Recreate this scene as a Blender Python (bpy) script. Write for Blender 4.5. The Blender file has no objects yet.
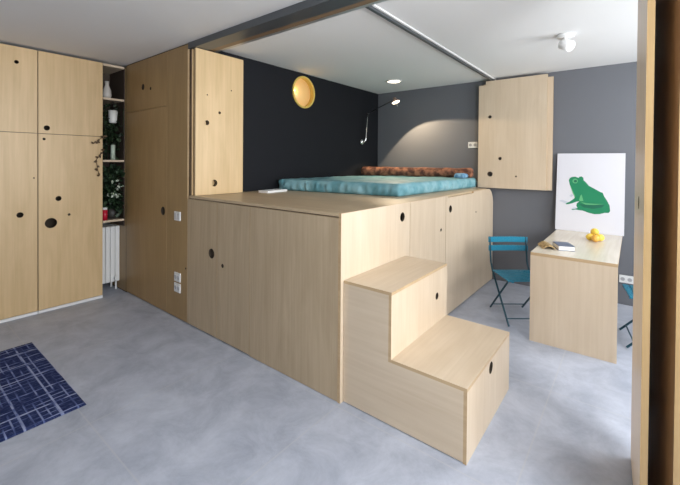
import bpy, bmesh, math, random
from mathutils import Vector, Matrix
random.seed(7)
sc = bpy.context.scene
COL = sc.collection
PI = math.pi
H, L, C, W, D = 1.18, 3.113, 2.574, 3.18, 1.766      # platform height, wardrobe face, ceiling, back wall, bed wall

# ------------------------------------------------------------------ materials
def new_mat(name):
    m = bpy.data.materials.new(name); m.use_nodes = True
    nt = m.node_tree
    return m, nt, nt.nodes['Principled BSDF']
def plain(name, col, rough=.5, metal=0., bump=0., bscale=200., emit=None, estr=0., spec=.5):
    m, nt, b = new_mat(name)
    b.inputs['Base Color'].default_value = (*col, 1); b.inputs['Roughness'].default_value = rough
    b.inputs['Metallic'].default_value = metal; b.inputs['Specular IOR Level'].default_value = spec
    if emit:
        b.inputs['Emission Color'].default_value = (*emit, 1); b.inputs['Emission Strength'].default_value = estr
    tc = nt.nodes.new('ShaderNodeTexCoord'); n = nt.nodes.new('ShaderNodeTexNoise')
    n.inputs['Scale'].default_value = bscale; nt.links.new(tc.outputs['Object'], n.inputs['Vector'])
    if bump:
        bp = nt.nodes.new('ShaderNodeBump'); bp.inputs['Strength'].default_value = bump; bp.inputs['Distance'].default_value = .01
        nt.links.new(n.outputs['Fac'], bp.inputs['Height']); nt.links.new(bp.outputs['Normal'], b.inputs['Normal'])
    else:
        r = nt.nodes.new('ShaderNodeMapRange'); r.inputs['To Min'].default_value = max(rough-.05, 0); r.inputs['To Max'].default_value = min(rough+.05, 1)
        nt.links.new(n.outputs['Fac'], r.inputs['Value']); nt.links.new(r.outputs['Result'], b.inputs['Roughness'])
    return m
def ramp(nt, stops):
    r = nt.nodes.new('ShaderNodeValToRGB'); e = r.color_ramp.elements
    while len(e) < len(stops): e.new(.5)
    for el, (p, c) in zip(e, stops): el.position = p; el.color = (*c, 1)
    return r
def plywood(name, axis, dark, light, rough=.42, off=(0, 0, 0)):
    """birch plywood with the grain running along one axis"""
    m, nt, b = new_mat(name)
    tc = nt.nodes.new('ShaderNodeTexCoord')
    mp = nt.nodes.new('ShaderNodeMapping'); mp.inputs['Location'].default_value = off
    s = [1, 1, 1]; s[axis] = .035
    mp.inputs['Scale'].default_value = s
    nt.links.new(tc.outputs['Object'], mp.inputs['Vector'])
    n1 = nt.nodes.new('ShaderNodeTexNoise'); n1.inputs['Scale'].default_value = 46; n1.inputs['Detail'].default_value = 5; n1.inputs['Distortion'].default_value = .6
    nt.links.new(mp.outputs['Vector'], n1.inputs['Vector'])
    mp2 = nt.nodes.new('ShaderNodeMapping'); s2 = [1, 1, 1]; s2[axis] = .18; mp2.inputs['Scale'].default_value = s2
    nt.links.new(tc.outputs['Object'], mp2.inputs['Vector'])
    n2 = nt.nodes.new('ShaderNodeTexNoise'); n2.inputs['Scale'].default_value = 6; n2.inputs['Detail'].default_value = 4; n2.inputs['Distortion'].default_value = 1.2
    nt.links.new(mp2.outputs['Vector'], n2.inputs['Vector'])
    mx = nt.nodes.new('ShaderNodeMath'); mx.operation = 'MULTIPLY_ADD'; mx.inputs[1].default_value = .45
    nt.links.new(n1.outputs['Fac'], mx.inputs[0])
    m2 = nt.nodes.new('ShaderNodeMath'); m2.operation = 'MULTIPLY'; m2.inputs[1].default_value = .55
    nt.links.new(n2.outputs['Fac'], m2.inputs[0]); nt.links.new(m2.outputs[0], mx.inputs[2])
    r = ramp(nt, [(.3, dark), (.7, light)])
    nt.links.new(mx.outputs[0], r.inputs['Fac']); nt.links.new(r.outputs['Color'], b.inputs['Base Color'])
    b.inputs['Roughness'].default_value = rough
    return m
DK, LT = (.55, .43, .30), (.65, .53, .395)
plyZ = plywood('birch_plywood_upright', 2, DK, LT)
plyX = plywood('birch_plywood_lengthwise', 0, DK, LT)
plyY = plywood('birch_plywood_crosswise', 1, DK, LT)
plyW = plywood('warm_birch_plywood', 2, (.56, .39, .195), (.70, .50, .275))
plyC = plywood('shade_toned_birch', 2, (.30, .19, .08), (.39, .258, .118))  # birch darkened and warmed to carry the closet's dim bounced light
edgeM = plywood('plywood_edge', 0, (.42, .28, .15), (.56, .40, .23))
innerM = plain('cabinet_inside_hole_shade', (.05, .035, .022), .8)  # dark inside colour; on hole walls it stands in for shade
oakM = plywood('brown_wood', 0, (.16, .10, .055), (.24, .155, .09))
whiteM = plain('white_plastic', (.8, .8, .79), .35)
paintM = plain('white_paint', (.76, .755, .74), .8, bump=.03, bscale=60)
ceilM = plain('ceiling_paint', (.77, .765, .755), .85, bump=.03, bscale=40)
darkwallM = plain('charcoal_paint', (.0085, .0092, .012), .7, bump=.03, bscale=80, spec=.2)
greywallM = plain('slate_grey_paint', (.142, .147, .163), .6, bump=.03, bscale=80)
steelM = plain('grey_steel', (.13, .14, .15), .4, .6)
aluM = plain('pale_aluminium', (.55, .56, .57), .35, .7)
blackM = plain('black_metal', (.012, .012, .013), .4)
chromeM = plain('chrome', (.7, .7, .7), .2, 1.)
blueM = plain('petrol_blue_paint', (.012, .20, .31), .28)
brassM = plain('amber_wood', (.80, .47, .15), .3)

def concrete():
    m, nt, b = new_mat('concrete_tile')
    tc = nt.nodes.new('ShaderNodeTexCoord')
    n = nt.nodes.new('ShaderNodeTexNoise'); n.inputs['Scale'].default_value = 3.4; n.inputs['Detail'].default_value = 8; n.inputs['Roughness'].default_value = .72; n.inputs['Distortion'].default_value = .4
    nt.links.new(tc.outputs['Object'], n.inputs['Vector'])
    r = ramp(nt, [(.33, (.32, .345, .415)), (.68, (.50, .53, .61))])
    nt.links.new(n.outputs['Fac'], r.inputs['Fac'])
    sp = nt.nodes.new('ShaderNodeSeparateXYZ'); nt.links.new(tc.outputs['Object'], sp.inputs[0])
    outs = []
    for ax, off in (('X', 0.), ('Y', .03)):
        a = nt.nodes.new('ShaderNodeMath'); a.operation = 'ADD'; a.inputs[1].default_value = off
        nt.links.new(sp.outputs[ax], a.inputs[0])
        pp = nt.nodes.new('ShaderNodeMath'); pp.operation = 'PINGPONG'; pp.inputs[1].default_value = .5
        nt.links.new(a.outputs[0], pp.inputs[0])
        lt = nt.nodes.new('ShaderNodeMath'); lt.operation = 'LESS_THAN'; lt.inputs[1].default_value = .004
        nt.links.new(pp.outputs[0], lt.inputs[0]); outs.append(lt)
    mx = nt.nodes.new('ShaderNodeMath'); mx.operation = 'MAXIMUM'
    nt.links.new(outs[0].outputs[0], mx.inputs[0]); nt.links.new(outs[1].outputs[0], mx.inputs[1])
    sc_ = nt.nodes.new('ShaderNodeMath'); sc_.operation = 'MULTIPLY'; sc_.inputs[1].default_value = .4
    nt.links.new(mx.outputs[0], sc_.inputs[0])
    mix = nt.nodes.new('ShaderNodeMixRGB'); mix.inputs['Color2'].default_value = (.50, .50, .51, 1)
    nt.links.new(sc_.outputs[0], mix.inputs['Fac']); nt.links.new(r.outputs['Color'], mix.inputs['Color1'])
    nt.links.new(mix.outputs['Color'], b.inputs['Base Color'])
    b.inputs['Roughness'].default_value = .5
    return m
floorM = concrete()

def rug_mat():
    m, nt, b = new_mat('navy_woven_check')
    tc = nt.nodes.new('ShaderNodeTexCoord'); sp = nt.nodes.new('ShaderNodeSeparateXYZ'); nt.links.new(tc.outputs['Object'], sp.inputs[0])
    def lines(ax, period, width, soft, off=0.):
        a = nt.nodes.new('ShaderNodeMath'); a.operation = 'ADD'; a.inputs[1].default_value = off; nt.links.new(sp.outputs[ax], a.inputs[0])
        pp = nt.nodes.new('ShaderNodeMath'); pp.operation = 'PINGPONG'; pp.inputs[1].default_value = period/2; nt.links.new(a.outputs[0], pp.inputs[0])
        mr = nt.nodes.new('ShaderNodeMapRange'); mr.inputs['From Min'].default_value = width+soft; mr.inputs['From Max'].default_value = width; nt.links.new(pp.outputs[0], mr.inputs['Value'])
        return mr
    def noise(sx, sy, lo, hi):
        mp = nt.nodes.new('ShaderNodeMapping'); mp.inputs['Scale'].default_value = (sx, sy, 1); nt.links.new(tc.outputs['Object'], mp.inputs['Vector'])
        n = nt.nodes.new('ShaderNodeTexNoise'); n.inputs['Scale'].default_value = 1; n.inputs['Detail'].default_value = 2; nt.links.new(mp.outputs['Vector'], n.inputs['Vector'])
        mr = nt.nodes.new('ShaderNodeMapRange'); mr.inputs['From Min'].default_value = lo; mr.inputs['From Max'].default_value = hi; nt.links.new(n.outputs['Fac'], mr.inputs['Value'])
        return mr
    def mul(a, b_):
        x = nt.nodes.new('ShaderNodeMath'); x.operation = 'MULTIPLY'; nt.links.new(a.outputs[0], x.inputs[0])
        if isinstance(b_, float): x.inputs[1].default_value = b_
        else: nt.links.new(b_.outputs[0], x.inputs[1])
        return x
    def mxm(a, b_):
        x = nt.nodes.new('ShaderNodeMath'); x.operation = 'MAXIMUM'; nt.links.new(a.outputs[0], x.inputs[0]); nt.links.new(b_.outputs[0], x.inputs[1]); return x
    f = mxm(mul(mul(lines('X', .225, .004, .003, .02), noise(4, 12, .2, .55)), .55), mul(mul(lines('Y', .175, .004, .003, .05), noise(12, 4, .2, .55)), .5))
    f = mxm(f, mul(mul(lines('X', .047, .003, .003), noise(22, 5, .42, .60)), .45))
    f = mxm(f, mul(mul(lines('Y', .041, .003, .003), noise(5, 22, .42, .60)), .42))
    f = mxm(f, mul(noise(160, 30, .5, .8), .28))
    r = ramp(nt, [(0., (.016, .024, .080)), (.3, (.10, .13, .29)), (.6, (.42, .46, .62))])
    nt.links.new(f.outputs[0], r.inputs['Fac']); nt.links.new(r.outputs['Color'], b.inputs['Base Color'])
    b.inputs['Roughness'].default_value = .95; b.inputs['Specular IOR Level'].default_value = .1
    return m
def cloth(name, c1, c2, scale, rough=.8, bump=.3):
    m, nt, b = new_mat(name)
    tc = nt.nodes.new('ShaderNodeTexCoord'); n = nt.nodes.new('ShaderNodeTexNoise'); n.inputs['Scale'].default_value = scale; n.inputs['Detail'].default_value = 4
    nt.links.new(tc.outputs['Object'], n.inputs['Vector'])
    r = ramp(nt, [(.4, c1), (.62, c2)]); nt.links.new(n.outputs['Fac'], r.inputs['Fac']); nt.links.new(r.outputs['Color'], b.inputs['Base Color'])
    b.inputs['Roughness'].default_value = rough
    bp = nt.nodes.new('ShaderNodeBump'); bp.inputs['Strength'].default_value = bump; bp.inputs['Distance'].default_value = .01
    nt.links.new(n.outputs['Fac'], bp.inputs['Height']); nt.links.new(bp.outputs['Normal'], b.inputs['Normal'])
    return m
tealM = cloth('teal_sheet_cotton', (.13, .33, .385), (.26, .47, .52), 7, .6, .15)
bolsterM = cloth('rust_brown_pattern', (.075, .024, .014), (.34, .14, .075), 15, .85, .25)
skyclothM = cloth('light_blue_cotton', (.10, .25, .42), (.25, .45, .62), 20)
leafM = cloth('dark_green_leaf', (.005, .014, .006), (.022, .045, .016), 25, .5, .1)
leaf2M = cloth('mid_green_leaf', (.007, .02, .008), (.04, .075, .035), 22, .5, .1)

# ------------------------------------------------------------------ geometry helpers
def finish(name, bm, mat, parent=None, smooth=False, recalc=True):
    if recalc: bmesh.ops.recalc_face_normals(bm, faces=bm.faces)
    me = bpy.data.meshes.new(name); bm.to_mesh(me); bm.free()
    for m in (mat if isinstance(mat, (list, tuple)) else [mat]): me.materials.append(m)
    if smooth:
        for p in me.polygons: p.use_smooth = True
    o = bpy.data.objects.new(name, me); COL.objects.link(o)
    if parent:
        o.parent = parent; o.matrix_parent_inverse = parent.matrix_basis.inverted()
    return o
def empty(name, loc, rz=0.):
    o = bpy.data.objects.new(name, None); COL.objects.link(o); o.empty_display_size = .1
    o.location = loc; o.rotation_euler = (0, 0, rz)
    o.matrix_basis = Matrix.Translation(loc) @ Matrix.Rotation(rz, 4, 'Z')
    return o
def tag(o, label=None, cat=None, group=None, kind=None):
    if label: o['label'] = label
    if cat: o['category'] = cat
    if group: o['group'] = group
    if kind: o['kind'] = kind
    return o
def add_box(bm, a, b, bevel=0., seg=2, M=None):
    x0, y0, z0 = a; x1, y1, z1 = b
    r = bmesh.ops.create_cube(bm, size=1.)
    vs = r['verts']
    for v in vs: v.co = Vector(((x0+x1)/2+v.co.x*(x1-x0), (y0+y1)/2+v.co.y*(y1-y0), (z0+z1)/2+v.co.z*(z1-z0)))
    out = vs
    if bevel:
        es = {e for v in vs for e in v.link_edges}
        rr = bmesh.ops.bevel(bm, geom=list(es), offset=bevel, segments=seg, affect='EDGES', profile=.5)
        out = list({v for f in rr['faces'] for v in f.verts} | {v for v in vs if v.is_valid})
    if M is not None:
        for v in out: v.co = M @ v.co
    return out
def box(name, a, b, mat, parent=None, bevel=.0015, M=None):
    bm = bmesh.new(); add_box(bm, a, b, bevel, 1, M); return finish(name, bm, mat, parent)
def add_tube(bm, pts, r, n=10, cap=True):
    pts = [Vector(p) for p in pts]; rs = r if isinstance(r, (list, tuple)) else [r]*len(pts)
    rings = []; prev = None
    for i, p in enumerate(pts):
        t = (pts[min(i+1, len(pts)-1)]-pts[max(i-1, 0)]).normalized()
        if prev is None:
            u = t.orthogonal().normalized()
        else:
            u = (prev - t*prev.dot(t)).normalized()
        prev = u; w = t.cross(u)
        rings.append([bm.verts.new(p+(u*math.cos(2*PI*k/n)+w*math.sin(2*PI*k/n))*rs[i]) for k in range(n)])
    for a, b in zip(rings, rings[1:]):
        for k in range(n): bm.faces.new((a[k], a[(k+1) % n], b[(k+1) % n], b[k]))
    if cap: bm.faces.new(rings[0][::-1]); bm.faces.new(rings[-1])
def add_lathe(bm, prof, origin, axis=(0, 0, 1), n=32):
    M = Vector((0, 0, 1)).rotation_difference(Vector(axis)).to_matrix(); o = Vector(origin)
    rings = []
    for r, z in prof:
        if r < 1e-6: rings.append([bm.verts.new(o+M @ Vector((0, 0, z)))])
        else: rings.append([bm.verts.new(o+M @ Vector((r*math.cos(2*PI*k/n), r*math.sin(2*PI*k/n), z))) for k in range(n)])
    for a, b in zip(rings, rings[1:]):
        for k in range(n):
            A = a[k % len(a)]; A2 = a[(k+1) % len(a)]; B = b[k % len(b)]; B2 = b[(k+1) % len(b)]
            fs = []
            for v in (A, A2, B2, B):
                if v not in fs: fs.append(v)
            if len(fs) > 2: bm.faces.new(fs)
def lathe(name, prof, origin, mat, parent=None, axis=(0, 0, 1), n=32):
    bm = bmesh.new(); add_lathe(bm, prof, origin, axis, n); return finish(name, bm, mat, parent, True)
def rect(u0, v0, u1, v1): return [(u0, v0), (u1, v0), (u1, v1), (u0, v1)]
def slab_bm(o, u, v, n, outline, holes, t, nseg=24):
    """flat board with real holes; (u,v) in the plane, thickness t going back along -n"""
    o, u, v, n = map(Vector, (o, u, v, n))
    bm = bmesh.new(); loops = [outline]
    for hu, hv, r in holes: loops.append([(hu+r*math.cos(2*PI*k/nseg), hv+r*math.sin(2*PI*k/nseg)) for k in range(nseg)])
    edges = []
    for lp in loops:
        vs = [bm.verts.new(o+u*a+v*b) for a, b in lp]
        for i in range(len(vs)): edges.append(bm.edges.new((vs[i], vs[(i+1) % len(vs)])))
    bmesh.ops.triangle_fill(bm, use_beauty=True, use_dissolve=False, edges=edges, normal=n)
    r = bmesh.ops.extrude_face_region(bm, geom=list(bm.faces))
    for g in r['geom']:
        if isinstance(g, bmesh.types.BMVert): g.co -= n*t
    bmesh.ops.recalc_face_normals(bm, faces=bm.faces)
    for f in bm.faces:
        if abs(f.normal.dot(n)) < .9:
            f.material_index = 1
            c = f.calc_center_median()-o; cu, cv = c.dot(u), c.dot(v)
            if any(abs(math.hypot(cu-a, cv-b)-r_) < .1*r_ for a, b, r_ in holes): f.material_index = 2  # walls of the holes painted dark in place of shade
    return bm
def slab(name, o, u, v, n, outline, holes, t, mat, parent=None, edge=None, nseg=24):
    return finish(name, slab_bm(o, u, v, n, outline, holes, t, nseg), [mat, edge or edgeM, innerM], parent, recalc=False)
X, Y, Z = (1, 0, 0), (0, 1, 0), (0, 0, 1)

# ------------------------------------------------------------------ the room shell
RX, FY, LX = 2.95, -4.3, -3.75
def struct(name, o): tag(o, kind='structure'); return o
struct('floor', box('floor', (LX-.1, FY-.1, -.1), (RX+.1, W+.1, 0), floorM, bevel=0))
struct('ceiling', box('ceiling', (LX-.1, FY-.1, C), (RX+.1, W+.1, C+.12), ceilM, bevel=0))
struct('wall_back', box('wall_back', (LX-.1, W, 0), (RX+.1, W+.1, C), greywallM, bevel=0))
struct('wall_left', box('wall_left', (LX-.1, FY, 0), (LX, W, C), paintM, bevel=0))
struct('wall_front', box('wall_front', (LX-.1, FY-.1, 0), (RX+.1, FY, C), greywallM, bevel=0))
# right wall with two daylight windows (plane x = RX, opening list in y,z)
WIN = [(-2.2, -.20, .95, 2.48), (.80, 2.85, .95, 2.48)]
bm = bmesh.new()
ys = [FY, WIN[0][0], WIN[0][1], WIN[1][0], WIN[1][1], W]
for i in (0, 2, 4): add_box(bm, (RX, ys[i], 0), (RX+.1, ys[i+1], C))
for (a, b, z0, z1) in WIN:
    add_box(bm, (RX, a, 0), (RX+.1, b, z0)); add_box(bm, (RX, a, z1), (RX+.1, b, C))
struct('wall_right', finish('wall_right', bm, paintM))
for i, (a, b, z0, z1) in enumerate(WIN):
    bm = bmesh.new()
    for (p, q) in (((a, z0), (b, z0+.05)), ((a, z1-.05), (b, z1)), ((a, z0), (a+.05, z1)), ((b-.05, z0), (b, z1)), (((a+b)/2-.03, z0), ((a+b)/2+.03, z1))):
        add_box(bm, (RX+.02, p[0], p[1]), (RX+.07, q[0], q[1]), .003, 1)
    struct('w', finish('window_%d' % (i+1), bm, whiteM))
# dark wall beside the bed with the round opening
PC, PR = (1.49, 2.345), .195
o = slab('wall_bedside', (-D, 0, 0), Y, Z, X, rect(.025, 0, W, C), [(PC[0], PC[1], PR)], .1, darkwallM, edge=darkwallM, nseg=64)
struct('', o)

# ------------------------------------------------------------------ round window in the dark wall
rw = empty('round_window', (-D-.1, PC[0], PC[1])); tag(rw, 'round golden porthole window glowing high in the charcoal wall', 'window')
bm = bmesh.new()
add_lathe(bm, [(PR-.001, -.10), (PR-.001, .012), (PR-.022, .012), (PR-.022, -.10), (PR-.001, -.10)], (-D, PC[0], PC[1]), X, 64)
lin = finish('wooden_lining', bm, plain('golden_lining', (.62, .44, .10), .4), rw)
for p in lin.data.polygons: p.use_smooth = False
lathe('pane', [(0, 0), (PR-.023, 0), (PR-.023, .012), (0, .012)], (-D-.060, PC[0], PC[1]), plain('lit_amber_pane', (.8, .5, .2), .3, emit=(1., .66, .25), estr=.16), rw, X, 64)

# ------------------------------------------------------------------ wardrobe units along the left wall
def wardrobe(y0, y1, label, up_holes, low_holes):
    w = empty('wardrobe', (-L, (y0+y1)/2, 0)); tag(w, label, 'wardrobe', 'plywood wardrobe units along the left wall')
    bm = bmesh.new()
    add_box(bm, (-3.74, y0+.001, .03), (-3.72, y1-.001, 2.545))
    add_box(bm, (-3.72, y0+.001, .03), (-L-.023, y0+.018, 2.545)); add_box(bm, (-3.72, y1-.018, .03), (-L-.023, y1-.001, 2.545))
    add_box(bm, (-3.72, y0+.018, 2.525), (-L-.023, y1-.018, 2.545)); add_box(bm, (-3.72, y0+.018, .03), (-L-.023, y1-.018, .05))
    add_box(bm, (-3.72, y0+.018, 1.74), (-L-.023, y1-.018, 1.76))
    add_box(bm, (-3.3, y0+.018, .05), (-3.29, y1-.018, 2.525))
    finish('carcass', bm, innerM, w)
    slab('upper_door', (-L, 0, 0), Y, Z, X, rect(y0+.002, 1.754, y1-.002, 2.55), up_holes, .02, plyW, w)
    slab('lower_door', (-L, 0, 0), Y, Z, X, rect(y0+.002, .03, y1-.002, 1.749), low_holes, .02, plyW, w)
    box('side_panel', (-3.742, y0+.0002, .027), (-L-.0215, y0+.0009, 2.549), plyW, w, bevel=0)
    pl = box('plinth', (-3.72, y0, 0), (-L+.004, y1, .026), whiteM, w); pl['label'] = 'white plinth strip'
wardrobe(-.79, -.232, 'tall birch plywood wardrobe beside the plant niche, one large round hole in its door',
         [(-.722, 1.809, .025)], [(-.744, 1.70, .012), (-.628, 1.109, .025), (-.689, .87, .05), (-.539, .939, .012)])
wardrobe(-1.352, -.794, 'tall birch plywood wardrobe cut off by the left picture edge',
         [(-.95, 2.406, .017)], [(-.926, .975, .026), (-.822, 1.321, .006)])

# ------------------------------------------------------------------ niche shelving between wardrobe and closet
ns = empty('niche_shelving', (-3.3, -.115, .8)); tag(ns, 'narrow open plywood shelves in the dark niche beside the wardrobe', 'shelves')
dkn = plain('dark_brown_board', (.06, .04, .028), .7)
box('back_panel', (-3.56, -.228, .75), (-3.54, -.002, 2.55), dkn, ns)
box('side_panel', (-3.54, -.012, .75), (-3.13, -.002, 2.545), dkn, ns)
for z in (.835, 1.50, 2.182):
    box('shelf', (-3.54, -.228, z-.022), (-L-.004, -.014, z), plyY, ns)
box('top_board', (-3.54, -.228, 2.525), (-L-.004, -.014, 2.55), plyY, ns)

# radiator
rd = empty('radiator', (-3.4, -.12, 0)); tag(rd, 'white column radiator under the lowest niche shelf', 'radiator')
bm = bmesh.new()
for k in range(4):
    y = -.20+k*.05
    add_box(bm, (-3.46, y, .10), (-3.26, y+.046, .74), .008, 2)
finish('radiator_body', bm, whiteM, rd)
for x, y in ((-3.43, -.18), (-3.30, -.18), (-3.43, -.03), (-3.30, -.03)):
    bm = bmesh.new(); add_tube(bm, [(x, y, 0), (x, y, .12)], .010, 8); finish('foot', bm, whiteM, rd)
bm = bmesh.new(); add_tube(bm, [(-3.24, -.055, .15), (-3.20, -.055, .15)], .022, 12); add_tube(bm, [(-3.24, -.055, .15), (-3.27, -.055, .15)], .012, 8)
finish('valve_knob', bm, whiteM, rd)

# ------------------------------------------------------------------ things in the niche
va = lathe('vase', [(0, 0), (.035, 0), (.045, .03), (.04, .09), (.018, .15), (.022, .19), (.018, .19), (.014, .15), (0, .12)], (-3.19, -.165, 2.182), plain('pale_glaze', (.55, .52, .48), .25))
tag(va, 'pale slender vase on the topmost niche shelf', 'vase')
cn = lathe('candle', [(0, 0), (.022, 0), (.022, .165), (.018, .17), (0, .17)], (-3.16, -.115, 1.50), plain('pale_green_wax', (.46, .54, .44), .5))
tag(cn, 'pale green pillar candle on the middle niche shelf', 'candle')
can = empty('drinks_can', (-3.16, -.195, .835)); tag(can, 'slim red tin with a white lid on the lowest niche shelf', 'tin')
lathe('tin_body', [(0, 0), (.026, 0), (.026, .115), (0, .115)], (-3.16, -.195, .835), plain('red_tin', (.50, .012, .035), .3), can)
lathe('lid', [(0, .1155), (.024, .1155), (.024, .14), (0, .14)], (-3.16, -.195, .835), whiteM, can)

def add_leaf(bm, p, d, up, ln, wd):
    d = d.normalized(); s = d.cross(up)
    if s.length < 1e-3: s = Vector((1, 0, 0))
    s.normalize(); nn = s.cross(d)
    pts = [p, p+d*ln*.35+s*wd*.5+nn*ln*.08, p+d*ln*.75+s*wd*.32, p+d*ln-nn*ln*.12, p+d*ln*.75-s*wd*.32, p+d*ln*.35-s*wd*.5+nn*ln*.08]
    mid = bm.verts.new(p+d*ln*.5-nn*ln*.03); vs = [bm.verts.new(q) for q in pts]
    for i in range(6): bm.faces.new((vs[i], vs[(i+1) % 6], mid))
def foliage(name, bounds, n, ln, mat, parent, vines, center, keep=()):
    bm = bmesh.new(); (x0, x1), (y0, y1), (z0, z1) = bounds
    c = Vector(center)
    for _ in range(n):
        p = Vector((random.uniform(x0, x1), random.uniform(y0, y1), random.uniform(z0, z1)))
        if any((p-Vector(k)).length < kr for k, kr in keep): continue
        d = (p-c)*.6+Vector((random.gauss(0, .08)+.05, random.gauss(0, .08), random.gauss(-.05, .08)))
        l = ln*random.uniform(.7, 1.2)
        q = p+d.normalized()*l
        if q.y > -.02 or q.x < -3.53: d = Vector((abs(d.x), -abs(d.y), d.z))
        if p.x < -L-.01 and (p+d.normalized()*l).y < -.225: d.y = abs(d.y)*.2
        add_leaf(bm, p, d, Vector((random.gauss(0, .5), random.gauss(0, .5), 1)), l, l*.6)
    fo = finish(name, bm, mat, parent, True, recalc=False)
    bm = bmesh.new()
    for v in vines: add_tube(bm, v, .003, 5)
    finish('stem', bm, mat, parent)
    return fo
hp = empty('hanging_plant', (-3.22, -.11, 1.93)); tag(hp, 'dark green trailing plant in a white hanging pot, above the middle niche shelf', 'plant')
pot = lathe('pot', [(0, 0), (.034, 0), (.040, .015), (.047, .14), (.043, .14), (.040, .12), (0, .115)], (-3.19, -.105, 1.915), plain('white_ceramic', (.72, .73, .70), .35), hp)
bm = bmesh.new()
for k in range(3):
    a = k*2*PI/3+.5
    add_tube(bm, [(-3.19+.045*math.cos(a), -.105+.045*math.sin(a), 2.05), (-3.19, -.105, 2.161)], .0018, 5)
finish('hanger_cord', bm, blackM, hp)
foliage('foliage', ((-3.30, -3.10), (-.20, -.03), (1.52, 2.10)), 420, .055, leafM, hp, [[(-3.19, -.105, 2.04), (-3.12, -.2, 2.08), (-3.09, -.22, 1.9), (-3.09, -.2, 1.7)], [(-3.19, -.105, 2.04), (-3.1, -.03, 2.07), (-3.09, -.03, 1.8)]], (-3.3, -.11, 1.9), [((-3.15, -.115, 1.58), .12), ((-3.12, -.11, 1.66), .07), ((-3.10, -.11, 1.97), .10), ((-3.14, -.11, 2.04), .08)])
# two runners that trail across the wardrobe door
bm = bmesh.new()
vines = [[(-3.09, -.21, 1.76), (-3.085, -.24, 1.75), (-3.088, -.29, 1.70), (-3.092, -.33, 1.67)], [(-3.09, -.22, 1.62), (-3.088, -.26, 1.56), (-3.09, -.30, 1.50), (-3.09, -.29, 1.40), (-3.09, -.27, 1.33)]]
for v in vines:
    add_tube(bm, v, .003, 5)
    for a, b in zip(v, v[1:]):
        for t in (.2, .6, 1.):
            p = Vector(a).lerp(Vector(b), t)
            add_leaf(bm, p, Vector((.12, random.uniform(-1, 1), random.uniform(-1, .3))), Vector((1, 0, .2)), .032, .022)
finish('runner', bm, cloth('russet_leaf', (.05, .03, .012), (.12, .07, .03), 25, .6), hp, True, recalc=False)
sp_ = empty('potted_plant', (-3.25, -.09, .835)); tag(sp_, 'bushy green potted plant filling the lowest niche shelf', 'plant')
lathe('pot', [(0, 0), (.05, 0), (.065, .11), (.058, .11), (0, .10)], (-3.26, -.085, .835), plain('dark_pot', (.05, .045, .04), .5), sp_)
foliage('foliage', ((-3.33, -3.09), (-.19, -.035), (.88, 1.40)), 520, .06, leaf2M, sp_, [[(-3.26, -.085, .93), (-3.24, -.1, 1.15), (-3.2, -.12, 1.34)], [(-3.26, -.085, .93), (-3.2, -.06, 1.1), (-3.15, -.05, 1.25)]], (-3.28, -.09, 1.05), [((-3.16, -.195, .89), .12), ((-3.13, -.195, .97), .10)])

bm = bmesh.new()
for _ in range(16):
    p = Vector((-3.105, random.uniform(-.17, -.05), random.uniform(1.08, 1.30)))
    add_leaf(bm, p, Vector((.2, random.uniform(-.6, .6), random.uniform(-.8, .6))), Vector((1, 0, .3)), .045, .026)
o = finish('pale_leaf', bm, cloth('pale_variegated_leaf', (.30, .36, .26), (.55, .58, .50), 30, .5, 0), sp_, True, recalc=False); o['label'] = 'pale variegated leaves'

# ------------------------------------------------------------------ closet wall (plane y = 0) left of the platform
cl = empty('closet', (-2.45, .3, 0)); tag(cl, 'full-height plywood closet between plant niche and bed platform', 'closet')
bm = bmesh.new()
add_box(bm, (-3.54, .022, .012), (-1.87, .04, C-.03)); add_box(bm, (-3.54, .0, .0), (-3.095, .018, C-.03))
add_box(bm, (-3.54, .58, .012), (-1.87, .6, C-.03)); add_box(bm, (-3.54, .04, .012), (-3.52, .58, C-.03)); add_box(bm, (-1.89, .04, .012), (-1.87, .58, C-.03)); add_box(bm, (-3.52, .04, C-.05), (-1.89, .58, C-.03))
finish('carcass', bm, innerM, cl)
box('side_panel', (-3.53, -.0015, .01), (-3.10, -.0005, C-.03), plyC, cl, bevel=0)
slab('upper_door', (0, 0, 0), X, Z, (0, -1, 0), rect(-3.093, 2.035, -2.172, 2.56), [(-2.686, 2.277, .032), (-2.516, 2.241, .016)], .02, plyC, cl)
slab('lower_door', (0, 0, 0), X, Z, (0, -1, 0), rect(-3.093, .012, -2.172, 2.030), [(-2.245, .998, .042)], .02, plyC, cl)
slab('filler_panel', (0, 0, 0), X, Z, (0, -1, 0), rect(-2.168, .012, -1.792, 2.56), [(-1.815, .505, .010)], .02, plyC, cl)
box('dark_top_strip', (-3.093, .008, 2.56), (-1.792, .02, C-.001), innerM, cl)

# ------------------------------------------------------------------ the raised bed platform
pf = empty('bed_platform', (-.9, 1.5, 0)); tag(pf, 'large raised plywood bed platform with storage doors and finger holes', 'platform')
fn = (0, -1, 0)
plyF = plywood('darker_birch_plywood', 2, (.385, .285, .175), (.53, .41, .27))  # platform front birch, a darker tone than the side panels
slab('front_panel', (0, 0, 0), X, Z, fn, rect(-1.788, .012, -1.322, H-.029), [(-1.40, .71, .042)], .02, plyF, pf)
slab('front_panel', (0, 0, 0), X, Z, fn, rect(-1.317, .012, -.888, H-.029), [(-1.24, .633, .017)], .02, plyF, pf)
slab('front_panel', (0, 0, 0), X, Z, fn, rect(-.884, .004, -.022, H-.029), [], .02, plyF, pf)
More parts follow.
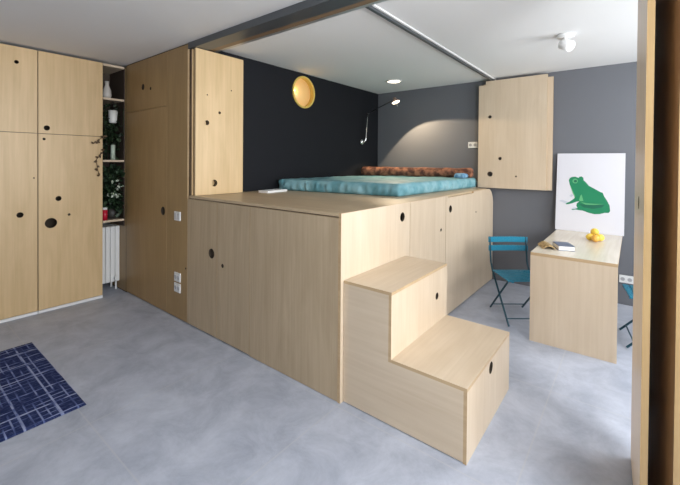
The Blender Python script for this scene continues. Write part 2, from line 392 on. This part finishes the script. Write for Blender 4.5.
# right side: end panel, doors, rounded far corner
R_ = .20
slab('side_panel', (0, 0, 0), Y, Z, X, rect(0., .0, .90, H), [(.774, 1.073, .036)], .02, plyZ, pf)
slab('side_panel', (0, 0, 0), Y, Z, X, rect(.904, .012, 1.63, H-.002), [(1.52, .867, .015)], .02, plyZ, pf)
arc = [(3.165-R_+R_*math.cos(a), H-.004-R_+R_*math.sin(a)) for a in [k*PI/2/10 for k in range(11)]]
slab('side_panel', (0, 0, 0), Y, Z, X, [(1.634, .012), (3.165, .012)]+arc+[(2.42, H-.004), (2.42, H-.022), (1.68, H-.022), (1.68, H-.004), (1.634, H-.004)], [(1.745, 1.043, .036), (2.506, .936, .011)], .02, plyZ, pf)
box('platform_top', (-1.765, .0, H-.022), (-.021, 2.96, H), plywood('platform_top_birch', 0, (.42, .31, .19), (.56, .43, .28)), pf)
bm = bmesh.new()
add_box(bm, (-1.76, .022, .03), (-.022, .034, H-.026)); add_box(bm, (-.036, .036, .03), (-.022, 3.15, H-.2)); add_box(bm, (-1.75, 1.2, .0), (-.04, 1.22, H-.026)); add_box(bm, (-1.75, 2.9, .0), (-.04, 2.95, H-.026))
finish('carcass', bm, innerM, pf)
box('rear_top', (-1.765, 2.962, H-.022), (-.19, 3.17, H), plyX, pf)

# ------------------------------------------------------------------ wooden steps
st = empty('step_unit', (.38, .42, 0)); tag(st, 'two-tread plywood step box leading up to the platform', 'steps')
s0, s1, a1, b1, h1, h2, t = .027, .825, .344, .7775, .761, .380, .018
outl = [(.003, .006), (b1-t, .006), (b1-t, h2-t), (a1-t, h2-t), (a1-t, h1-t), (.003, h1-t)]
slab('side_panel', (0, s0, 0), X, Z, fn, outl, [], t, plyX, st)
slab('side_panel', (0, s1-t, 0), X, Z, fn, outl, [], t, plyX, st)
slab('upper_riser', (a1, 0, 0), Y, Z, X, rect(s0, h2-t, s1, h1-t), [(.651, .568, .024)], t, plyZ, st)
slab('lower_riser', (b1, 0, 0), Y, Z, X, rect(s0, .0, s1, h2-t), [(.419, .318, .034)], t, plyZ, st)
slab('tread', (0, 0, h1), X, Y, Z, rect(.003, s0, a1, s1), [], t, plyY, st)
slab('tread', (0, 0, h2), X, Y, Z, rect(a1+.0005, s0, b1, s1), [], t, plyY, st)
box('inner_back', (.01, s0+t+.002, .02), (.02, s1-2*t, h1-t-.002), innerM, st)

# ------------------------------------------------------------------ ceiling tracks and folding partitions
tk = empty('ceiling_track', (0, .13, C)); tag(tk, 'long grey steel and wood ceiling track running above the platform front', 'track')
box('steel_profile', (-1.79, .0, 2.516), (RX-.01, .135, C-.001), steelM, tk)
box('wooden_soffit', (-1.74, .137, 2.524), (RX-.01, .205, C-.001), oakM, tk)
box('guide_rail', (-1.74, .207, 2.540), (RX-.01, .27, C-.001), aluM, tk)
tr2 = empty('ceiling_track', (0, 1.6, C)); tag(tr2, 'thin dark ceiling track crossing from the front track to the back wall', 'track')
box('guide_rail', (-.032, .275, 2.545), (-.004, W-.01, C-.001), steelM, tr2)
bx = box('light_edge', (-.002, .275, 2.562), (.016, W-.01, C-.001), paintM, tr2); bx['label'] = 'white edge strip'

fp = empty('folding_partition', (-1.72, .28, H)); tag(fp, 'pale folded plywood partition standing at the left end of the platform', 'partition', 'folding partitions')
slab('leaf', (-1.678, 0, 0), Y, Z, X, rect(.012, H+.004, .528, 2.512), LH := [(.126, 1.85, .022), (.259, 1.955, .013), (.388, 2.184, .006), (.128, 2.107, .006), (.205, 1.29, .032)], .022, plyW, fp)
slab('leaf', (-1.703, 0, 0), Y, Z, X, rect(.020, H+.004, .52, 2.508), LH, .022, plyW, fp, edge=plyC)
slab('leaf', (-1.731, 0, 0), Y, Z, X, rect(.008, H+.004, .52, 2.508), [], .026, plyW, fp, edge=oakM)
bm = bmesh.new()
for z in (1.35, 1.85, 2.35): add_tube(bm, [(-1.7015, .533, z), (-1.7015, .533, z+.08)], .004, 8)
finish('hinge', bm, steelM, fp)
bm = bmesh.new(); add_tube(bm, [(-1.700, .045, 2.506), (-1.700, .045, 2.515)], .005, 8); finish('roller_pin', bm, chromeM, fp)

fp2 = empty('folding_partition', (.25, 3.1, H)); tag(fp2, 'folded plywood partition hanging against the grey back wall, above the blue chair', 'partition', 'folding partitions')
slab('leaf', (0, 3.08, 0), X, Z, fn, [(-.168, H+.004), (.615, H+.004), (.615, 2.54), (-.082, 2.54), (-.082, 2.492), (-.168, 2.492)], RH := [(-.026, 2.083, .020), (.101, 1.556, .020), (-.018, 1.359, .032), (.289, 1.337, .010)], .03, plyZ, fp2)
slab('leaf', (0, 3.118, 0), X, Z, fn, rect(-.12, H+.004, .668, 2.51), RH, .03, plyZ, fp2)
bm = bmesh.new()
for z in (1.4, 1.9, 2.4): add_tube(bm, [(.30, 3.114, z), (.30, 3.114, z+.08)], .004, 8)
finish('hinge', bm, steelM, fp2)

fp3 = empty('folding_partition', (1.48, .3, 0)); tag(fp3, 'full-height folded plywood partition in the right foreground', 'partition', 'folding partitions')
def leaf(a, b, mat, th, side, holes=(), edge=plyC):
    a = Vector((*a, 0)); b = Vector((*b, 0)); u = (b-a).normalized(); ln = (b-a).length
    n = Vector((-u.y, u.x, 0))
    return slab('leaf', a, u, Z, n, rect(0, .012, ln, 2.505), list(holes), th, mat, fp3, edge=edge)
leaf((1.441, .0), (1.4155, .60), plywood('lacquered_birch', 2, (.66, .53, .39), (.76, .63, .48), .36), .023, 0, [(.30, 1.33, .03)], plyC)
leaf((1.535, .0), (1.455, .60), plywood('birch_painted_shade', 2, (.20, .105, .04), (.28, .155, .065)), .030, 0)  # second leaf's birch coloured dark brown for the shade inside the fold
bm = bmesh.new()
for z in (.3, 1.2, 2.2): add_tube(bm, [(1.448, .606, z), (1.448, .606, z+.09)], .006, 8)
finish('hinge', bm, steelM, fp3)

# ------------------------------------------------------------------ bed
def soft_grid(corners, z0, z1, nx, ny, round_, noise, seed, side_noise=0.):
    """a padded rectangle: rounded edges, wrinkled skin"""
    rnd = random.Random(seed); bm = bmesh.new()
    from mathutils import noise as NZ
    c = [Vector((*p, 0)) for p in corners]
    def P(u, v): return (c[0]*(1-u)+c[1]*u)*(1-v)+(c[3]*(1-u)+c[2]*u)*v
    ce = P(.5, .5)
    def wr(p, k): return NZ.noise(Vector((p.x*k+seed, p.y*k, p.z*k)))
    top = {}
    for i in range(nx+1):
        for j in range(ny+1):
            p = P(i/nx, j/ny); e = min(i, nx-i, j, ny-j)
            z = z1-(round_*.45 if e == 0 else 0)+(noise*wr(p, 5)+noise*.6*wr(p, 14) if e > 0 else 0)
            top[i, j] = bm.verts.new((p.x, p.y, z))
    for i in range(nx):
        for j in range(ny): bm.faces.new((top[i, j], top[i+1, j], top[i+1, j+1], top[i, j+1]))
    loop = [(i, 0) for i in range(nx)]+[(nx, j) for j in range(ny)]+[(i, ny) for i in range(nx, 0, -1)]+[(0, j) for j in range(ny, 0, -1)]
    prev = [top[k] for k in loop]; m = 6
    for s in range(1, m+1):
        cur = []
        for idx, k in enumerate(loop):
            v = top[k].co; d = Vector((v.x-ce.x, v.y-ce.y, 0)).normalized()
            f = s/m
            off = math.sin(f*PI)*round_*.35+side_noise*math.sin(f*PI)*NZ.noise(Vector((v.x*24+f*.8, v.y*24, f*.9+seed)))
            if s == m: off = -.01
            cur.append(bm.verts.new((v.x+d.x*off, v.y+d.y*off, v.z+(z0-v.z)*f)))
        n_ = len(loop)
        for q in range(n_): bm.faces.new((prev[q], cur[q], cur[(q+1) % n_], prev[(q+1) % n_]))
        prev = cur
    bm.faces.new(prev)
    return bm
mt = finish('mattress', soft_grid([(-1.70, 1.03), (-.285, 1.225), (-.205, 3.12), (-1.70, 3.12)], H+.001, H+.122, 84, 100, .035, .005, 3, .036), tealM, None, True)
tag(mt, 'low mattress in a wrinkled teal sheet on the platform', 'mattress')
bm = bmesh.new(); pts = []; rs = []
from mathutils import noise as NZ
NB = 60
for i in range(NB+1):
    f = i/NB
    pts.append((-1.665+f*1.475, 2.60+.46*f-.10*f*f, H+.190+.006*NZ.noise(Vector((f*9, 0, 3)))))
    rs.append((.062 if .015 < f < .985 else .04)+.006*NZ.noise(Vector((f*11, 1, 0))))
add_tube(bm, pts, rs, 20)
for v in bm.verts: v.co += Vector((0, 0, .005*NZ.noise(v.co*9)))
bl = finish('rolled_blanket', bm, bolsterM, None, True); tag(bl, 'long rust-brown patterned blanket roll at the head of the mattress', 'blanket')
cb = finish('folded_cloth', soft_grid([(-.33, 2.70), (-.225, 2.70), (-.215, 2.83), (-.32, 2.84)], H+.131, H+.185, 8, 10, .02, .008, 9, .006), skyclothM, None, True)
tag(cb, 'small crumpled light blue cloth at the right end of the brown blanket roll', 'cloth')
# paperback lying on platform by the dark wall
def book(name, w, d, h, coverM, pagesM, loc, rz, label, cat='book'):
    e = empty(name, loc, rz); tag(e, label, cat); M = e.matrix_basis
    box('page_block', (-w/2+.003, -d/2+.003, .003), (w/2-.003, d/2-.003, h-.003), pagesM, e, bevel=.0005, M=M)
    bm = bmesh.new(); add_box(bm, (-w/2, -d/2, 0), (w/2, d/2, .0028), 0, 1, M); add_box(bm, (-w/2, -d/2, h-.0028), (w/2, d/2, h), 0, 1, M); add_box(bm, (-w/2, d/2-.0028, .0028), (w/2, d/2, h-.0028), 0, 1, M)
    finish('cover', bm, coverM, e)
    return e
pageM = plain('white_pages', (.82, .81, .79), .7)
book('paperback', .13, .30, .022, plain('white_cover', (.80, .80, .80), .4), pageM, (-1.53, .80, H+.001), .12, 'thin white book lying on the platform beside the folded partition')

# ------------------------------------------------------------------ wall lamp by the bed, recessed ceiling spot, ceiling fitting
wl = empty('wall_lamp', (-D, 2.709, 1.795)); tag(wl, 'swing-arm reading lamp on the charcoal wall with a lit head', 'lamp')
bm = bmesh.new(); add_lathe(bm, [(0, 0), (.042, 0), (.046, .012), (.040, .035), (.02, .05), (0, .05)], (-D+.001, 2.709, 1.795), X, 24); finish('wall_mount', bm, chromeM, wl, True)
bm = bmesh.new(); add_tube(bm, [(-D+.045, 2.709, 1.795), (-1.705, 2.715, 1.797), (-1.695, 2.735, 1.82), (-1.668, 2.745, 2.20)], .010, 10); finish('lower_arm', bm, chromeM, wl, True)
bm = bmesh.new(); add_lathe(bm, [(0, -.018), (.016, -.018), (.016, .018), (0, .018)], (-1.668, 2.745, 2.21), Y, 14); add_tube(bm, [(-1.668, 2.745, 2.21), (-1.26, 2.75, 2.365)], .008, 10); finish('upper_arm', bm, blackM, wl, True)
hc = Vector((-1.20, 2.75, 2.335)); hd = Vector((.374, .013, -.927)).normalized()
bm = bmesh.new()
add_lathe(bm, [(.0, -.07), (.022, -.07), (.028, -.045), (.036, -.03), (.062, .0), (.059, .0), (.034, -.025), (0, -.03)], hc, hd, 28)
finish('lamp_head', bm, plain('dull_copper', (.45, .30, .25), .3, .8), wl, True)
bm = bmesh.new(); add_lathe(bm, [(0, -.022), (.034, -.02), (.053, -.006), (.050, .003), (0, .008)], hc, hd, 24)
finish('lamp_diffuser', bm, plain('lit_diffuser', (.9, .85, .75), .4, emit=(1, .86, .62), estr=5.), wl, True)
bm = bmesh.new(); q = hc+hd*.008; add_tube(bm, [q, q+hd*.06], .008, 8); finish('handle', bm, chromeM, wl)

ds = empty('recessed_spotlight', (-1.09, 2.50, C)); tag(ds, 'round lit recessed spotlight in the ceiling above the bed', 'ceiling light')
lathe('trim_ring', [(.082, -.001), (.104, -.001), (.104, -.010), (.096, -.014), (.082, -.012), (.082, -.001)], (-1.09, 2.50, C), whiteM, ds, Z, 40)
lathe('diffuser', [(0, -.002), (.081, -.002), (.081, -.008), (0, -.010)], (-1.09, 2.50, C), plain('lit_lens', (1, .95, .85), .4, emit=(1, .88, .66), estr=6.), ds, Z, 40)

cf = empty('ceiling_light', (.95, 1.80, C)); tag(cf, 'small white ceiling light fitting on the right part of the ceiling', 'ceiling light')
lathe('ceiling_rose', [(0, 0), (.068, 0), (.068, -.018), (.055, -.026), (0, -.026)], (.95, 1.80, C-.001), whiteM, cf)
bm = bmesh.new(); add_tube(bm, [(.95, 1.80, C-.025), (.95, 1.80, C-.05)], .012, 10); finish('stem', bm, whiteM, cf)
bm = bmesh.new(); add_lathe(bm, [(0, -.045), (.035, -.045), (.045, -.035), (.045, .05), (.038, .05), (.035, .03), (0, .02)], (.955, 1.80, C-.085), Vector((.75, -.45, -.5)), 26); finish('lamp_head', bm, whiteM, cf, True)

# ------------------------------------------------------------------ switches and sockets
def socket(name, o, u, n, w, h, label, cat, group=None, kind='switch'):
    o = Vector(o); u = Vector(u); n = Vector(n); z = Vector(Z)
    e = empty(name, o); tag(e, label, cat, group)
    M = Matrix((u, n, z)).transposed().to_4x4(); M.translation = o
    box('plate', (-w/2, .0005, -h/2), (w/2, .011, h/2), whiteM, e, .002, M)
    k = 2
    for i in range(k):
        cx = (-w/4 if i == 0 else w/4)
        if kind == 'switch': box('rocker', (cx-w*.19, .0112, -h*.33), (cx+w*.19, .015, h*.33), plain('grey_white', (.6, .6, .6), .3), e, .001, M)
        else:
            bm = bmesh.new(); add_lathe(bm, [(0, .0112), (.016, .0112), (.019, .0112), (.019, .0145), (.016, .0145), (.015, .0118), (0, .0116)], (cx, 0, 0), Y, 20)
            for v in bm.verts: v.co = M @ v.co
            finish('outlet', bm, plain('outlet_grey', (.42, .42, .43), .4), e)  # outlets in a plain mid grey against the white plate
    return e
socket('light_switch', (-1.956, 0, .976), X, fn, .105, .085, 'white double light switch on the closet panel, highest of the three plates', 'switch')
socket('wall_socket', (-1.952, 0, .400), X, fn, .105, .085, 'white wall socket low on the closet, upper of the stacked pair', 'socket', None, 'o')
socket('wall_socket', (-1.952, 0, .300), X, fn, .105, .085, 'white wall socket low on the closet, nearest the floor', 'socket', None, 'o')
socket('wall_socket', (-.27, W, 1.737), X, fn, .125, .08, 'white double socket on the back wall above the bed', 'socket', None, 'o')
socket('wall_socket', (1.365, W, .275), X, fn, .12, .08, 'white double socket low on the back wall right of the table', 'socket', None, 'o')

# ------------------------------------------------------------------ table, picture, fruit, books
tb = empty('table', (1.03, 2.4, 0)); tag(tb, 'narrow plywood table with one slab leg, fixed against the back wall', 'table')
tabletop = plywood('pale_table_birch', 1, (.56, .50, .41), (.68, .62, .52), .25)
slab('tabletop', (0, 0, .75), X, Y, Z, rect(.735, 1.662, 1.328, 3.172), [], .025, tabletop, tb)
slab('slab_leg', (0, 1.662, 0), X, Z, fn, rect(.735, .0, 1.328, .7248), [], .025, plyZ, tb)
box('wall_batten', (.76, 3.15, .66), (1.30, 3.172, .7245), plyX, tb)

pb, pt = Vector((0, 3.045, .751)), Vector((0, 3.152, 1.615))
pv = (pt-pb).normalized(); pn = Vector((0, -pv.z, pv.y)); PH = (pt-pb).length; px0, PW = .717, .626
pc = empty('framed_picture', (1.03, 3.05, .751)); tag(pc, 'white poster of a green frog leaning on the wall, standing on the table', 'picture')
slab('canvas', pb+Vector((px0, 0, 0)), X, pv, pn, rect(0, 0, PW, PH), [], .016, plain('white_poster', (.66, .65, .69), .45), pc, edge=plain('dark_grey_edge', (.10, .10, .11), .5))
def art(name, poly, mat, lift):
    o_ = pb+Vector((px0, 0, 0))+pn*lift
    outl = [((x-20)/408*PW, PH-(y-55)/475*PH) for x, y in poly]
    area = sum(outl[i][0]*outl[(i+1) % len(outl)][1]-outl[(i+1) % len(outl)][0]*outl[i][1] for i in range(len(outl)))
    if area < 0: outl.reverse()
    return slab(name, o_, X, pv, pn, outl, [], .0009, mat, pc, edge=mat)
g1 = plain('print_green', (.004, .20, .085), .5); g2 = plain('print_dark_green', (.003, .12, .065), .5); g3 = plain('print_light_green', (.10, .38, .16), .5); gp = plain('print_pale_grey', (.50, .53, .60), .5)
frog = [(98, 222), (103, 210), (115, 202), (138, 199), (158, 206), (166, 198), (178, 197), (188, 205), (190, 220), (204, 232), (222, 252), (255, 268), (290, 286), (304, 290), (314, 312), (330, 335), (345, 362), (349, 395), (340, 406), (318, 407), (290, 416), (260, 419), (222, 413), (190, 403), (168, 402), (146, 400), (126, 404), (118, 398), (140, 391), (158, 388), (150, 378), (152, 362), (168, 348), (150, 352), (126, 362), (102, 370), (84, 372), (82, 365), (102, 358), (124, 342), (138, 330), (130, 306), (116, 276), (104, 246)]
art('frog_body', frog, g1, .001)
art('thigh_shade', [(160, 360), (180, 366), (230, 368), (290, 362), (318, 360), (300, 378), (250, 388), (196, 384)], g2, .0022)
art('thigh_light', [(176, 352), (210, 358), (262, 358), (312, 356), (262, 364), (205, 366)], g3, .0034)
art('chest_light', [(172, 315), (180, 306), (192, 345), (174, 347), (165, 342)], g3, .0022)
art('throat_light', [(106, 250), (114, 262), (130, 296), (142, 320), (138, 326), (126, 302)], g3, .0022)
art('eye', [(138+17*math.cos(a), 226+15*math.sin(a)) for a in [k*PI/8 for k in range(16)]], g3, .0022)
art('pupil', [(140+10*math.cos(a), 227+8*math.sin(a)) for a in [k*PI/6 for k in range(12)]], g2, .0034)
art('front_toes', [(82, 368), (60, 359), (38, 354), (56, 346), (78, 350), (100, 358)], gp, .0016)
art('chin_toes', [(104, 318), (118, 308), (130, 312), (118, 326)], gp, .0016)
art('rear_toes', [(120, 399), (132, 388), (150, 386), (156, 390), (140, 396)], gp, .0018)

# fruit
lem = cloth('lemon_peel', (.78, .52, .05), (.85, .62, .12), 60, .4, .2)
ora = cloth('orange_peel', (.72, .36, .05), (.82, .46, .09), 60, .4, .2)
def fruit(loc, mat, label, rz, s=1.):
    e = empty('lemon' if mat is lem else 'orange', loc); k = .0345*s
    ln = 1.12 if mat is lem else 1.
    prof = [(0, -k*ln*1.06), (k*.14, -k*ln*1.0)]+[(k*math.sin(a), -k*ln*math.cos(a)*.97) for a in [PI*j/12 for j in range(2, 11)]]+[(k*.14, k*ln*1.0), (0, k*ln*1.06)]
    ax = Vector((math.cos(rz), math.sin(rz), .0)) if mat is lem else Vector((0, 0, 1))
    bm = bmesh.new(); add_lathe(bm, prof, loc, ax, 24); finish('peel', bm, mat, e, True)
    bm = bmesh.new(); p = Vector(loc)+ax*k*ln*1.04; add_lathe(bm, [(0, -.004), (.004, -.003), (.003, .004), (0, .005)], p, ax, 8); finish('stem', bm, plain('green_stem', (.12, .16, .04), .6), e)
    return tag(e, label, 'fruit', 'citrus fruits on the table')
zf = .751+.0345
fruit((1.135, 2.495, .751+.0365), ora, 'orange at the front of the fruit pile on the table', 0)
fruit((1.088, 2.558, zf), lem, 'yellow lemon at the left of the fruit pile on the table', .3)
fruit((1.166, 2.575, zf), lem, 'pale yellow lemon at the right of the fruit pile on the table', 1.2)
fruit((1.112, 2.628, .751+.0365), ora, 'orange at the back of the fruit pile, under the top lemon', 0)
fruit((1.122, 2.570, .751+.0345+.052), lem, 'yellow lemon lying on top of the fruit pile', 2.2)

book('hardback_book', .125, .19, .040, plain('slate_blue_cover', (.06, .09, .16), .35), pageM, (.935, 1.985, .751), .38, 'thick book with a dark blue cover and white page edges on the table')
mg = empty('magazine', (.800, 1.955, .751), .38); tag(mg, 'tan magazine with curled pages lying left of the dark blue book', 'magazine')
bm = bmesh.new(); M = mg.matrix_basis; NX = 14; g = []
for i in range(NX+1):
    f = i/NX; x = -.045+.10*f; z = .004+.030*math.sin(f*PI*.9)
    g.append([bm.verts.new(M @ Vector((x, y, zz))) for y in (-.10, .10) for zz in (max(z-.010, .0005), z)])
for a, b in zip(g, g[1:]):
    bm.faces.new((a[1], b[1], b[3], a[3])); bm.faces.new((a[0], a[2], b[2], b[0])); bm.faces.new((a[0], b[0], b[1], a[1])); bm.faces.new((a[2], a[3], b[3], b[2]))
bm.faces.new((g[0][0], g[0][1], g[0][3], g[0][2])); bm.faces.new((g[-1][0], g[-1][2], g[-1][3], g[-1][1]))
finish('pages', bm, cloth('tan_print', (.22, .13, .045), (.50, .36, .16), 45, .6, 0), mg)

# ------------------------------------------------------------------ blue folding chairs
def chair(loc, rz, label):
    e = empty('folding_chair', loc, rz); tag(e, label, 'chair', 'blue folding chairs'); M = e.matrix_basis @ Matrix.Diagonal((1, 1, .955, 1))
    def mesh(name, f, mat=blueM):
        bm = bmesh.new(); f(bm)
        for v in bm.verts: v.co = M @ v.co
        return finish(name, bm, mat, e)
    dm = legM
    for s in (-1, 1):
        y = s*.185
        mesh('back_leg_frame', lambda bm: add_tube(bm, [(.215, y, .008), (-.155, y, .43), (-.20, y, .51), (-.235, y, .775)], .009, 8), dm)
        mesh('front_leg_frame', lambda bm: add_tube(bm, [(-.245, s*.165, .008), (.155, s*.165, .425)], .009, 8), dm)
    mesh('stretcher', lambda bm: add_tube(bm, [(.17, -.185, .062), (.17, .185, .062)], .006, 8), dm)
    mesh('stretcher', lambda bm: add_tube(bm, [(-.203, -.165, .055), (-.203, .165, .055)], .006, 8), dm)
    def seat(bm):
        for k in range(7):
            x = -.15+k*.051; add_box(bm, (x, -.19, .430), (x+.045, .19, .442), .003, 1)
        add_box(bm, (-.15, -.155, .418), (.20, -.135, .4295)); add_box(bm, (-.15, .135, .418), (.20, .155, .4295))
    mesh('seat', seat)
    for z in (.625, .715):
        def bs(bm, z=z):
            n = 8
            for i in range(n):
                y0 = -.20+.40*i/n; y1 = -.20+.40*(i+1)/n
                bow = lambda y: -.235-.018*(1-(y/.2)**2)-(z-.7)*.1
                vs = [(bow(y0)-.0, y0, z), (bow(y1), y1, z), (bow(y1), y1, z+.058), (bow(y0), y0, z+.058)]
                a = [bm.verts.new(p) for p in vs]; b_ = [bm.verts.new((p[0]+.012, p[1], p[2])) for p in vs]
                bm.faces.new(a); bm.faces.new(b_[::-1])
                bm.faces.new((a[0], b_[0], b_[1], a[1])); bm.faces.new((a[3], a[2], b_[2], b_[3]))
                if i == 0: bm.faces.new((a[0], a[3], b_[3], b_[0]))
                if i == n-1: bm.faces.new((a[1], b_[1], b_[2], a[2]))
            bmesh.ops.remove_doubles(bm, verts=bm.verts, dist=1e-5)
        mesh('backrest_slat', bs)
    return e
legM = plain('dark_petrol_paint', (.006, .055, .085), .4)
chair((.545, 2.10, 0), math.atan2(-.78, .62), 'petrol blue folding chair standing left of the plywood table')
chair((1.57, 2.23, 0), PI+.15, 'blue folding chair mostly hidden behind the foreground partition, right of the table')

# ------------------------------------------------------------------ rug
rg = soft_grid([(-2.43, -2.75), (-1.205, -2.75), (-1.200, -.985), (-2.43, -.985)], .0005, .009, 50, 60, .006, .0015, 5)
o = finish('rug', rg, rug_mat(), None, True); tag(o, 'navy blue check woven rug on the grey tiled floor', 'rug')

# ------------------------------------------------------------------ light
def area(name, loc, rot, sx, sy, p, col):
    d = bpy.data.lights.new(name, 'AREA'); d.shape = 'RECTANGLE'; d.size = sx; d.size_y = sy; d.energy = p; d.color = col
    o = bpy.data.objects.new(name, d); COL.objects.link(o); o.location = loc; o.rotation_euler = rot; return o
a, b, z0, z1 = WIN[0]; area('daylight_living', (RX+.14, (a+b)/2, (z0+z1)/2), (0, PI/2, 0), z1-z0, b-a, 160, (.93, .965, 1.))
a, b, z0, z1 = WIN[1]; area('daylight_sleeping', (RX+.14, (a+b)/2, (z0+z1)/2), (0, PI/2, 0), z1-z0, b-a, 84, (.93, .965, 1.))
def spot(name, loc, d, p, col, ang, blend, r):
    l = bpy.data.lights.new(name, 'SPOT'); l.energy = p; l.color = col; l.spot_size = math.radians(ang); l.spot_blend = blend; l.shadow_soft_size = r
    o = bpy.data.objects.new(name, l); COL.objects.link(o); o.location = loc; o.rotation_euler = Vector(d).to_track_quat('-Z', 'Y').to_euler(); return o
spot('downlight_beam', (-1.09, 2.50, C-.015), (0.1, .1, -1), 3, (1, .80, .52), 100, .6, .03)
spot('reading_beam', hc+hd*.075, hd, 50, (1, .78, .52), 121, .10, .012)
pl = bpy.data.lights.new('porthole_highlight_fill', 'POINT'); pl.energy = .32; pl.color = (1, .72, .35); pl.shadow_soft_size = .01  # added point light that makes the highlight on the pane's left side
o = bpy.data.objects.new('porthole_highlight_fill', pl); COL.objects.link(o); o.location = (-D-.026, PC[0]-.12, PC[1]+.015)

wd = bpy.data.worlds.new('World'); sc.world = wd; wd.use_nodes = True
bg = wd.node_tree.nodes['Background']; bg.inputs['Color'].default_value = (.75, .87, 1., 1); bg.inputs['Strength'].default_value = 1.

# ------------------------------------------------------------------ camera
cam = bpy.data.cameras.new('camera'); co = bpy.data.objects.new('camera', cam); COL.objects.link(co)
f_px, cy, yaw, pit, rol = 371.15, 165.66, math.radians(38.291), math.radians(-.6044), math.radians(.4493)
cam.sensor_width = 36; cam.lens = f_px/680*36; cam.shift_y = -(242.5-cy)/680; cam.clip_start = .02
d = Vector((-math.sin(yaw)*math.cos(pit), math.cos(yaw)*math.cos(pit), math.sin(pit)))
rt = Vector((math.cos(yaw), math.sin(yaw), 0)); up = rt.cross(d)
r2 = rt*math.cos(rol)+up*math.sin(rol); u2 = r2.cross(d)
co.matrix_world = Matrix(((r2.x, u2.x, -d.x, 1.4065), (r2.y, u2.y, -d.y, -1.799), (r2.z, u2.z, -d.z, 1.5), (0, 0, 0, 1)))
sc.camera = co
vs = sc.view_settings; vs.view_transform = 'Standard'; vs.look = 'None'; vs.exposure = .10; vs.gamma = 1.; vs.use_curve_mapping = False
sc.cycles.max_bounces = 10; sc.cycles.diffuse_bounces = 6
sc.cycles.use_denoising = True
